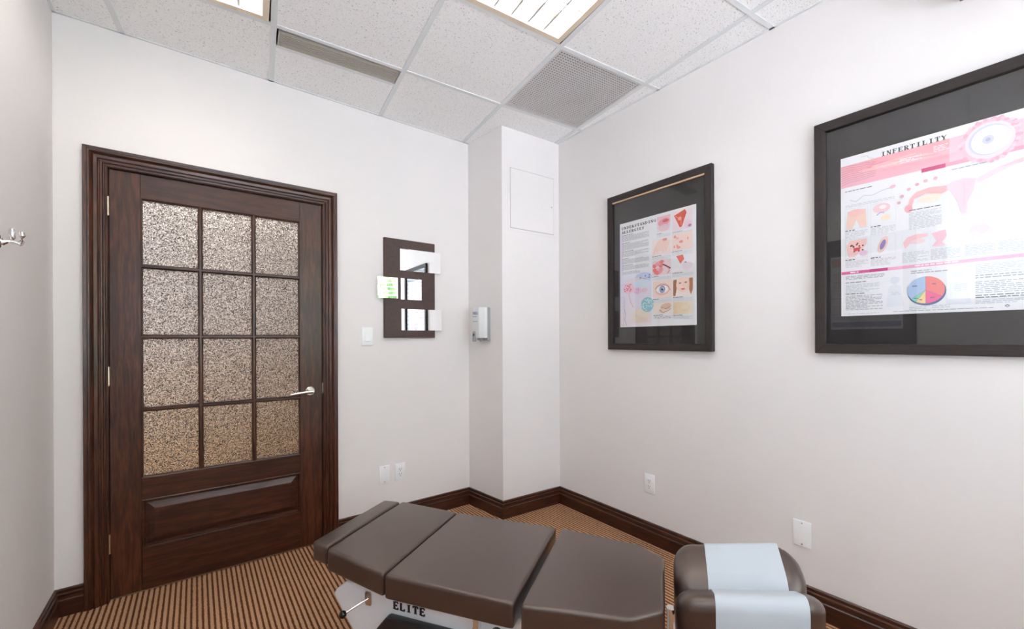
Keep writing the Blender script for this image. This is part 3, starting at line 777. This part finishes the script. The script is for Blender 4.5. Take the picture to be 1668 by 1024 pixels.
p.line([(.13, .02), (.17, .022), (.18, .04), (.21, .05)], .0009, GREY)
p.lines(.36, .10, .48, .122, .009, (.96, .84, .86), .45); p.lines(.54, .075, .62, .11, .009, (.96, .84, .88), .45); p.lines(.06, .725, .12, .733, .012, (.95, .85, .9), .6); p.lines(.44, .724, .66, .732, .012, (.95, .85, .9), .6)
p.ell(.806, .116, .135, .112, (.88, .58, .68), 30); p.up(); p.ell(.806, .116, .112, .094, (.90, .78, .84), 30)
for q in range(70):
    a = random.uniform(0, 6.28); r = random.uniform(.95, 1.1); p.ell(.806+.125*r*math.cos(a), .116+.103*r*math.sin(a), .011, .008, random.choice([(.86, .46, .58), (.92, .70, .76), (.90, .60, .70)]), 8)
p.up(); p.ell(.806, .114, .096, .078, (.66, .68, .80), 30); p.up(); p.ell(.812, .116, .09, .072, (.84, .84, .90), 30); p.up(); p.ell(.80, .112, .026, .022, (.66, .68, .80)); p.up(); p.ell(.80, .112, .012, .010, (.48, .50, .66))
# sketches
p.lines(.03, .215, .20, .225, .012, INK, .3); p.line([(.06, .275), (.10, .29), (.15, .262), (.20, .272), (.26, .255), (.31, .25)], .0014, (.42, .40, .46)); p.ell(.32, .247, .018, .009, (.82, .46, .56), rot=15); p.lines(.03, .305, .33, .32, .009, PALE, .4)
for u0, v0, u1, v1 in ((.03, .327, .173, .456), (.189, .327, .337, .456), (.03, .522, .173, .64), (.189, .522, .335, .645)):
    p.frame(u0, v0, u1, v1, (.66, .70, .78)); p.lines(u0, v1+.006, u0+.06, v1+.012, .012, INK, .4); p.lines(u0, v1+.016, u1, v1+.056, .0075, PALE, .45)
p.poly([(.045, .345), (.16, .345), (.165, .455), (.125, .455), (.10, .40), (.075, .455), (.038, .455)], SKIN); p.ell(.10, .36, .055, .022, (.90, .55, .50)); p.ell(.255, .36, .052, .028, (.88, .62, .66)); p.ell(.28, .42, .026, .018, (.90, .74, .56)); p.line([(.225, .40), (.25, .385), (.27, .39)], .003, (.40, .36, .62))
p.poly([(.035, .56), (.06, .53), (.165, .527), (.165, .56), (.13, .60), (.09, .632), (.05, .63)], (.88, .58, .54)); p.ell(.145, .615, .025, .018, (.80, .56, .70)); p.ell(.262, .58, .026, .05, (.88, .62, .56), rot=-18)
# uterus, tube, ovary
p.poly([(.40, .39), (.415, .34), (.45, .308), (.52, .296), (.60, .305), (.625, .33), (.58, .345), (.50, .325), (.44, .345), (.42, .40)], (.88, .48, .50)); p.ell(.52, .357, .06, .024, (.92, .78, .66)); p.ell(.408, .395, .022, .022, (.86, .38, .42))
p.poly([(.60, .305), (.63, .29), (.69, .285), (.745, .30), (.735, .36), (.705, .42), (.70, .475), (.675, .475), (.665, .42), (.635, .36)], (.90, .52, .58)); p.poly([(.745, .30), (.82, .272), (.92, .25), (.998, .235), (.998, .255), (.92, .27), (.83, .30), (.75, .33)], (.88, .56, .62))
for u, v in ((.355, .35), (.372, .315), (.41, .283), (.455, .265), (.50, .255), (.55, .252)): p.ell(u, v, .011, .009, (.78, .44, .52), 12)
p.lines(.41, .405, .58, .415, .01, INK, .35); p.lines(.41, .42, .58, .515, .0078, PALE, .42); p.lines(.63, .225, .80, .235, .01, GREY, .35); p.lines(.76, .33, .97, .47, .009, (.72, .73, .76), .4)
for u0, u1 in ((.372, .515), (.524, .671), (.69, .83), (.845, .985)):
    p.frame(u0, .528, u1, .635, (.76, .78, .83)); p.lines(u0, .645, u1, .705, .0078, PALE, .42)
p.poly([(.378, .59), (.40, .56), (.45, .548), (.51, .552), (.51, .568), (.45, .575), (.41, .60), (.39, .625)], (.90, .56, .58)); p.ell(.455, .59, .04, .014, (.90, .70, .72)); p.poly([(.53, .555), (.60, .545), (.605, .58), (.58, .61), (.60, .63), (.53, .63), (.555, .60)], (.90, .54, .62)); p.ell(.64, .585, .025, .025, (.88, .80, .82))
p.ell(.76, .57, .05, .026, (.90, .62, .70)); p.ell(.745, .60, .018, .02, (.90, .68, .74)); p.ell(.91, .575, .055, .03, (.90, .72, .78))
# lower strip
p.ell(.33, .80, .026, .022, (.76, .79, .85)); p.poly([(.28, .955), (.295, .84), (.33, .82), (.365, .84), (.38, .955)], (.78, .81, .86)); p.ell(.66, .80, .03, .026, (.74, .76, .84)); p.poly([(.60, .955), (.615, .84), (.66, .82), (.705, .84), (.72, .955)], (.77, .79, .86))
p.lines(.03, .752, .27, .775, .0085, GREY, .4); p.lines(.03, .79, .16, .80, .01, INK, .35); p.lines(.03, .805, .24, .85, .0085, PALE, .45); p.lines(.03, .86, .15, .868, .01, INK, .4); p.lines(.03, .875, .26, .965, .0085, GREY, .38); p.lines(.42, .755, .62, .776, .012, GREY, .35)
p.lines(.74, .755, .985, .80, .0085, PALE, .45); p.lines(.74, .81, .98, .83, .012, GREY, .45); p.lines(.74, .845, .985, .905, .0095, GREY, .4); p.lines(.74, .915, .95, .935, .011, INK, .4); p.lines(.74, .94, .985, .965, .0085, PALE, .45)
p.lines(.02, .985, .24, .99, .01, PALE, .35); p.lines(.32, .982, .82, .988, .01, GREY, .3); p.lines(.41, .962, .50, .975, .01, PALE, .4); p.lines(.53, .958, .62, .97, .01, PALE, .4); p.lines(.31, .87, .36, .885, .01, PALE, .4); p.lines(.64, .85, .70, .885, .01, PALE, .4)
p.up()
for q in range(12): p.ell(random.uniform(.06, .15), random.uniform(.54, .60), .006, .005, (.16, .05, .05), 8)
p.poly([(.08, .58), (.13, .575), (.12, .595), (.085, .60)], (.72, .10, .12)); p.ell(.262, .58, .014, .03, (.30, .24, .52), rot=-18); p.ell(.262, .355, .022, .012, (.93, .84, .84)); p.line([(.69, .30), (.69, .44)], .0016, (.84, .42, .50))
p.ell(.502, .878, .100, .079, (.10, .14, .30), 40); p.up()
pie = [(90, -32, (.86, .25, .24)), (-32, -90, (.84, .16, .34)), (-90, -122, (.90, .68, .33)), (-122, -142, (.25, .66, .48)), (-142, -270, (.42, .56, .77))]
for a, b, c in pie: p.ell(.498, .869, .098, .076, c, 24, min(a, b), max(a, b))
p.up()
for u, v in ((.44, .845), (.545, .84), (.535, .915), (.478, .925), (.447, .915)): p.lines(u-.014, v-.004, u+.014, v+.003, .009, (.18, .20, .30), .55)
for a in (90, -32, -90, -122, -142): p.line([(.498, .869), (.498+.098*math.cos(R_(a)), .869-.076*math.sin(R_(a)))], .0008, (.25, .2, .3))
p.poly([(.868, .978), (.88, .970), (.892, .978), (.88, .986)], (.10, .10, .12)); p.up(); p.poly([(.873, .979), (.88, .975), (.887, .979), (.88, .983)], (.86, .87, .89))
p.build('printed_artwork', t)

# third chart, on the left wall: only its mirror image shows in the glass opposite
t, p = framed_chart('framed_chart', 'framed chart on the left wall, seen only as a reflection in the large chart', (L, .78, 1.15), LW, .68, .985, (.085, .595, .15, .83))
p.rect(.02, .03, .98, .14, (.80, .46, .40)); p.rect(.02, .90, .98, .97, (.24, .26, .50))
for q in range(6): p.rect(.03, .24+.11*q, .97, .25+.11*q, (.74, .24, .24)); p.lines(.05, .27+.11*q, .95, .33+.11*q, .012, GREY, .4)
p.build('printed_artwork', t)

# ------------------------------------------------------------------ mirror panel on the door wall
t = thing('wall_mirror', 'dark brown wall panel set with four offset rectangular mirrors', 'mirror', (.982, D, 1.236), 0)
box('back_panel', 'panel_brown', t, 0, .362, -.022, -.001, 0, .657, .0015, 1)
def mir(x0, x1, z0, z1, rz=0):
    bm = bmesh.new(); w, h = (x1-x0)/2, (z1-z0)/2
    add_box(bm, -w, w, -.002, .002, -h, h, 0)
    o = obj('mirror_tile', bm, 'mirror', t, loc=((x0+x1)/2-.982, -.0255, (z0+z1)/2-1.236)); o.rotation_euler = (0, 0, rz)
mir(1.088, 1.384, 1.686, 1.832, R_(-.85)); mir(.937, 1.070, 1.496, 1.633, R_(-3.7)); mir(1.092, 1.240, 1.492, 1.634, R_(-.85)); mir(1.096, 1.392, 1.286, 1.430, R_(-.85))

# ------------------------------------------------------------------ switch and outlet plates
def plate(name, label, cat, loc, rz, kind):
    t = thing(name, label, cat, loc, rz)
    box('cover_plate', 'white_plastic', t, -.0355, .0355, -.0065, -.0005, -.0575, .0575, .003, 2)
    if kind == 'switch':
        box('rocker_frame', 'white_plastic', t, -.0168, .0168, -.0078, -.006, -.0335, .0335, .0006, 1)
        bm = bmesh.new(); add_prism(bm, [(-.0145, -.0075, -.031), (-.0145, -.0125, -.030), (-.0145, -.0085, .031), (-.0145, -.007, .031)], [(.0145, -.0075, -.031), (.0145, -.0125, -.030), (.0145, -.0085, .031), (.0145, -.007, .031)])
        obj('rocker', bm, 'white_plastic', t)
    elif kind == 'outlet':
        fc = box('outlet_face', 'white_plastic', t, -.0168, .0168, -.0085, -.006, -.0335, .0335, .001, 1)
        for zc in (.0165, -.0165):
            for x, hh in ((-.0062, .0048), (.0062, .0040)): box('slot', 'dark_slot', fc, x-.0011, x+.0011, -.0089, -.0080, zc+.003-hh, zc+.003+hh)
            bm = bmesh.new(); add_tube(bm, [(0, -.0080, zc-.0085), (0, -.0089, zc-.0085)], .0026, 10); obj('ground_hole', bm, 'dark_slot', fc)
    else: pass
    for z in ((.047, -.047) if kind != 'outlet' else ()):
        bm = bmesh.new(); add_tube(bm, [(0, -.0062, z), (0, -.0075, z)], .0030, 10); obj('screw', bm, 'satin_nickel' if kind == 'blank' else 'white_plastic', t)
plate('light_switch', 'white rocker light switch left of the brown mirror panel', 'light switch', (.876, D, 1.246), 0, 'switch')
plate('blank_plate', 'white blank cover plate low on the door wall, left of the outlet', 'wall plate', (.984, D, .342), 0, 'blank')
plate('wall_outlet', 'white duplex outlet low on the door wall beside the blank plate', 'outlet', (1.091, D, .340), 0, 'outlet')
plate('wall_outlet', 'white duplex outlet low on the chart wall near the column', 'outlet', (R, 1.527, .352), RW, 'outlet')
plate('blank_plate', 'white blank cover plate low on the chart wall above the headrest', 'wall plate', (R, .731, .344), RW, 'blank')

# ------------------------------------------------------------------ soap dispenser on the column side
d = (PB-PA).normalized(); pos = PA + d*((2.71-2.516)/-d.y if d.y else 0)
t = thing('sanitizer_dispenser', 'white and grey wall-mounted hand sanitizer dispenser on the corner column', 'dispenser', (pos.x, pos.y, 1.205), math.atan2(d.y, d.x))
box('back_plate', 'dispenser_grey', t, -.058, .058, -.030, -.001, .012, .243, .006, 2)
bm = bmesh.new()
pf = [(-.058, -.028), (-.058, -.052), (-.040, -.078), (.022, -.078), (.056, -.055), (.058, -.028)]
add_prism(bm, [(x, y, .243) for x, y in pf], [(x*.98, y*.97, .028) for x, y in pf]); bevel_all(bm, .006, 2, 20)
obj('cover', bm, 'dispenser_white', t, smooth=True)
bm = bmesh.new(); add_prism(bm, [(x, -.079, z) for x, z in ((-.050, .002), (-.020, .002), (-.014, .012), (-.014, .065), (-.022, .078), (-.046, .078), (-.054, .066), (-.054, .010))],
                            [(x, -.066, z) for x, z in ((-.050, .002), (-.020, .002), (-.014, .012), (-.014, .065), (-.022, .078), (-.046, .078), (-.054, .066), (-.054, .010))]); bevel_all(bm, .003, 1, 40)
pb = obj('push_bar', bm, 'dispenser_grey', t, smooth=True)
bm = bmesh.new(); add_tube(bm, [(-.035, -.0792, .050), (-.035, -.0800, .050)], .0085, 14); obj('level_window', bm, 'black_gloss', pb)
bm = bmesh.new(); add_tube(bm, [(.005, -.045, .004), (.005, -.045, .030)], [.008, .014], 14); obj('nozzle', bm, 'dispenser_grey', t, smooth=True)
p = Print(-.046, .215, .060, .030, -.0786)
p.text('PURELL', 0, 1, .1, .75, (.05, .04, .22), .34, .24, serif=False); p.build('logo_print', t)
for v, w in ((1.15, .8), (2.3, .9)):
    p = Print(-.046, .215, .060, .030, -.0786); p.rect(0, v, w, v+.11, (.25, .26, .28)); p.build('print_line', t)

# ------------------------------------------------------------------ access panel on the column front
d = (PC-PB).normalized(); c0 = PB + d*((1.742-PB.x)/d.x)
t = thing('access_panel', 'square white access panel high on the front of the corner column', 'access panel', (c0.x, c0.y, 1.997), math.atan2(d.y, d.x))
w, h, e = .386, .414, .022
bm = bmesh.new()
add_box(bm, -e, w+e, -.0022, -.0002, -e, -.002); add_box(bm, -e, w+e, -.0022, -.0002, h+.002, h+e)
add_box(bm, -e, -.002, -.0022, -.0002, -.002, h+.002); add_box(bm, w+.002, w+e, -.0022, -.0002, -.002, h+.002)
obj('panel_frame', bm, 'wall_paint', t)
plain('gap_grey', (.22, .21, .20), .8)
box('panel_gap', 'gap_grey', t, -.003, w+.003, -.0008, -.0003, -.003, h+.003)
box('panel_door', 'wall_paint', t, .0008, w-.0008, -.0040, -.0004, .0008, h-.0008)
box('latch', 'satin_nickel', t, w-.022, w-.016, -.0046, -.0038, h*.47, h*.47+.010)

# ------------------------------------------------------------------ coat hook on the left wall
t = thing('coat_hook', 'chrome double-prong coat hook on the left wall', 'hook', (L, 2.06, 1.545), 0)
bm = bmesh.new(); add_tube(bm, [(.0005, 0, 0), (.004, 0, 0), (.006, 0, 0)], [.022, .022, .018], 20); obj('wall_rosette', bm, 'chrome', t, smooth=True)
bm = bmesh.new(); add_tube(bm, [(.004, 0, .002), (.012, 0, -.004), (.022, 0, .002), (.032, 0, .000), (.045, 0, -.004), (.050, 0, -.008)], [.010, .009, .006, .005, .005, .0045], 12); obj('arm', bm, 'chrome', t, smooth=True)
bm = bmesh.new(); add_tube(bm, [(.030, 0, -.002), (.031, 0, .012), (.030, 0, .030), (.029, 0, .042), (.029, 0, .045)], [.0035, .0068, .0082, .0068, .003], 14); obj('prong', bm, 'chrome', t, smooth=True)
bm = bmesh.new(); add_tube(bm, [(.048, 0, -.010), (.051, 0, .004), (.052, 0, .022), (.051, 0, .034), (.050, 0, .037)], [.0035, .0066, .0080, .0066, .003], 14); obj('prong', bm, 'chrome', t, smooth=True)

# ------------------------------------------------------------------ box high on the chart wall
t = thing('wall_box', 'brown box mounted high on the chart wall above the large chart', 'wall box', (R, .236, 2.417), RW)
box('cabinet', 'brown_box', t, 0, .20, -.12, -.001, 0, .17, .004, 2)
box('front_panel', 'brown_box', t, .012, .188, -.124, -.12, .012, .158, .002, 1)

# ------------------------------------------------------------------ treatment table
TZ = .462
tb = thing('treatment_table', 'dark brown padded chiropractic treatment table with white base', 'treatment table', (.7015, 1.4856, 0), R_(-56.6))
def pad(name, top, thick, bev=.013, seg=4, parent=tb, under=None):
    bm = bmesh.new()
    add_prism(bm, top, [(x, y, z-thick) for x, y, z in top]); bevel_all(bm, bev, seg, 20)
    return obj(name, bm, 'leather', parent, smooth=True)
pad('foot_cushion', [(-.347, .210, .493), (-.347, -.210, .493), (-.268, -.221, .4915), (-.268, .221, .4915)], .070)
pad('leg_cushion', [(-.262, .231, .490), (-.262, -.231, .490), (-.0025, -.261, .4645), (-.0025, .261, .4645)], .078)
pad('pelvic_cushion', [(.0015, .262, .463), (.0015, -.262, .463), (.446, -.262, .463), (.446, .262, .463)], .080)
pad('chest_cushion', [(.468, .264, .463), (.468, -.264, .463), (.768, -.224, .463), (.858, -.152, .463), (.858, .152, .463), (.768, .224, .463)], .085)
def hz(s): return .524 + (s-.885)*.165
def ht(y): return -.074*(1-min(1, abs(y)/.172))
RC = .046
def head_outline(s0, s1, a, b, inset):
    """rounded outline; a = edge by the gap, b = outer edge (a < b)"""
    pts = []
    for cx, cy, r, a0 in ((s1-.060, a+.060, .060, -90), (s1-.090, b-.090, .090, 0), (s0+.055, b-.055, .055, 90), (s0+.055, a+.055, .055, 180)):
        for k in range(9):
            an = R_(a0+90*k/8); pts.append((cx+(r-inset)*math.cos(an), cy+(r-inset)*math.sin(an)))
    return pts
for sg in (1, -1):
    bm = bmesh.new(); rings = []
    lay = [(.010, -.115), (0, -.105), (0, -RC)] + [(RC*(1-math.cos(R_(q))), -RC*(1-math.sin(R_(q)))) for q in (15, 30, 45, 60, 75)] + [(RC, 0)]
    for ins, dz in lay:
        rings.append([bm.verts.new((x, sg*y, hz(x)+ht(y)+dz)) for x, y in head_outline(.886, 1.252, .003, .176, ins)])
    for q, w in zip(rings, rings[1:]):
        n = len(q)
        for k in range(n): bm.faces.new((q[k], q[(k+1) % n], w[(k+1) % n], w[k]))
    bm.faces.new(list(reversed(rings[0]))); bm.faces.new(rings[-1])
    obj('face_cushion', bm, 'leather', tb, smooth=True)
# paper draped over both face cushions: its own thing
def prof_y():
    P = [(.1785, -.095), (.1785, -.070)]
    for q in (0, 15, 30, 45, 60, 75, 90): P.append((.1785-(RC+.0025)*(1-math.cos(R_(q))), .0025-(RC+.0025)*(1-math.sin(R_(q)))))
    P.append((.09, .0028))
    for q in (90, 75, 60, 45, 30): P.append((.0005+(RC+.0025)*(1-math.cos(R_(q))), .0025-(RC+.0025)*(1-math.sin(R_(q)))))
    return P + [(0, -.019)] + [(-y, dz) for y, dz in reversed(P)]
bm = bmesh.new(); PR = prof_y(); rows = []
ss = [.984+(1.196-.984)*q/8 for q in range(9)]
for y, dz in PR: rows.append([bm.verts.new((s, y, hz(s)+ht(y)+dz+.001)) for s in ss])
for a, b in zip(rows, rows[1:]):
    for k in range(8): bm.faces.new((a[k], a[k+1], b[k+1], b[k]))
bmesh.ops.recalc_face_normals(bm, faces=bm.faces)
g = bmesh.ops.solidify(bm, geom=bm.faces[:], thickness=.0008)
pp = tag(obj('headrest_paper', bm, 'crepe_paper', None, smooth=True), 'strip of white paper draped across both face cushions of the table', 'paper')
pp.location = (.7015, 1.4856, 0); pp.rotation_euler = (0, 0, R_(-56.6))
# white pedestal body
pr = [(-.262, .312), (-.250, .333), (-.207, .368), (-.03, .378), (.66, .378), (.66, .26), (.56, .10), (.54, .0), (-.06, .0), (-.075, .07)]
bm = bmesh.new(); add_prism(bm, [(s, -.200, z) for s, z in pr], [(s, .200, z) for s, z in pr]); bevel_all(bm, .008, 3, 20)
body = obj('base_body', bm, 'enamel', tb, smooth=True)
bm = bmesh.new(); add_box(bm, -.02, .44, -.19, .19, .375, .388); obj('pelvic_board', bm, 'black_rubber', tb)
bm = bmesh.new(); add_box(bm, .48, .76, -.17, .17, .372, .385); obj('chest_board', bm, 'black_rubber', tb)
bm = bmesh.new(); add_prism(bm, [(-.33, -.17, .424), (-.01, -.19, .388), (-.01, -.19, .378), (-.33, -.17, .412)], [(-.33, .17, .424), (-.01, .19, .388), (-.01, .19, .378), (-.33, .17, .412)]); obj('leg_board', bm, 'black_rubber', tb)
p = Print(-.008, .3405, .128, .026, -.2006)
p.text('ELITE', 0, 1, 0, 1, (.012, .010, .012), .40, .25); p.build('maker_lettering', body)
# black side bolster under the lettering
bm = bmesh.new()
bp = [(-.062, .246), (-.020, .296), (-.010, .301), (.50, .301), (.54, .27), (.54, .17), (.50, .14), (-.01, .14)]
add_prism(bm, [(s, -.228, z) for s, z in bp], [(s, -.199, z) for s, z in bp]); bevel_all(bm, .010, 3, 30)
obj('side_bolster', bm, 'black_rubber', tb, smooth=True)
# tilt lever
bm = bmesh.new(); add_prism(bm, [(s, -.204, z) for s, z in ((-.116, .306), (-.098, .306), (-.094, .312), (-.094, .348), (-.098, .354), (-.116, .354), (-.120, .348), (-.120, .312))],
                            [(s, -.199, z) for s, z in ((-.116, .306), (-.098, .306), (-.094, .312), (-.094, .348), (-.098, .354), (-.116, .354), (-.120, .348), (-.120, .312))])
pl_ = obj('lever_slot', bm, 'satin_nickel', tb)
bm = bmesh.new(); add_tube(bm, [(-.107, -.200, .330), (-.157, -.262, .304)], .0042, 12); lv_ = obj('tilt_lever', bm, 'chrome', tb, smooth=True)
bm = bmesh.new(); bmesh.ops.create_uvsphere(bm, u_segments=20, v_segments=12, radius=.0125, matrix=Matrix.Translation((-.160, -.266, .302))); obj('lever_knob', bm, 'black_gloss', lv_, smooth=True)
# drop mechanism at the pelvic section
box('drop_bracket', 'chrome', tb, .300, .318, -.226, -.198, .318, .368, .002, 1)
bm = bmesh.new(); add_tube(bm, [(.372, -.200, .318), (.372, -.232, .318), (.372, -.238, .318)], [.020, .020, .014], 20); obj('drop_knob', bm, 'black_gloss', tb, smooth=True)
# head carriage
bm = bmesh.new(); add_tube(bm, [(.876, .0, .20), (.876, .0, .372), (.876, .0, .3725), (.876, .0, .384)], [.0125, .0125, .0145, .0145], 20); obj('head_post', bm, 'chrome', tb, smooth=True)
bm = bmesh.new(); add_box(bm, .60, 1.10, -.08, .08, .175, .205); bevel_all(bm, .004, 2); obj('head_arm', bm, 'enamel', tb, smooth=True)
bm = bmesh.new(); add_prism(bm, [(.92, -.12, hz(.92)-.150), (1.20, -.12, hz(1.20)-.150), (1.20, .12, hz(1.20)-.150), (.92, .12, hz(.92)-.150)], [(.92, -.12, hz(.92)-.165), (1.20, -.12, hz(1.20)-.165), (1.20, .12, hz(1.20)-.165), (.92, .12, hz(.92)-.165)]); obj('head_plate', bm, 'black_rubber', tb)
bm = bmesh.new(); add_tube(bm, [(1.04, 0, .20), (1.04, 0, .395)], .022, 18); obj('head_column', bm, 'chrome', tb, smooth=True)
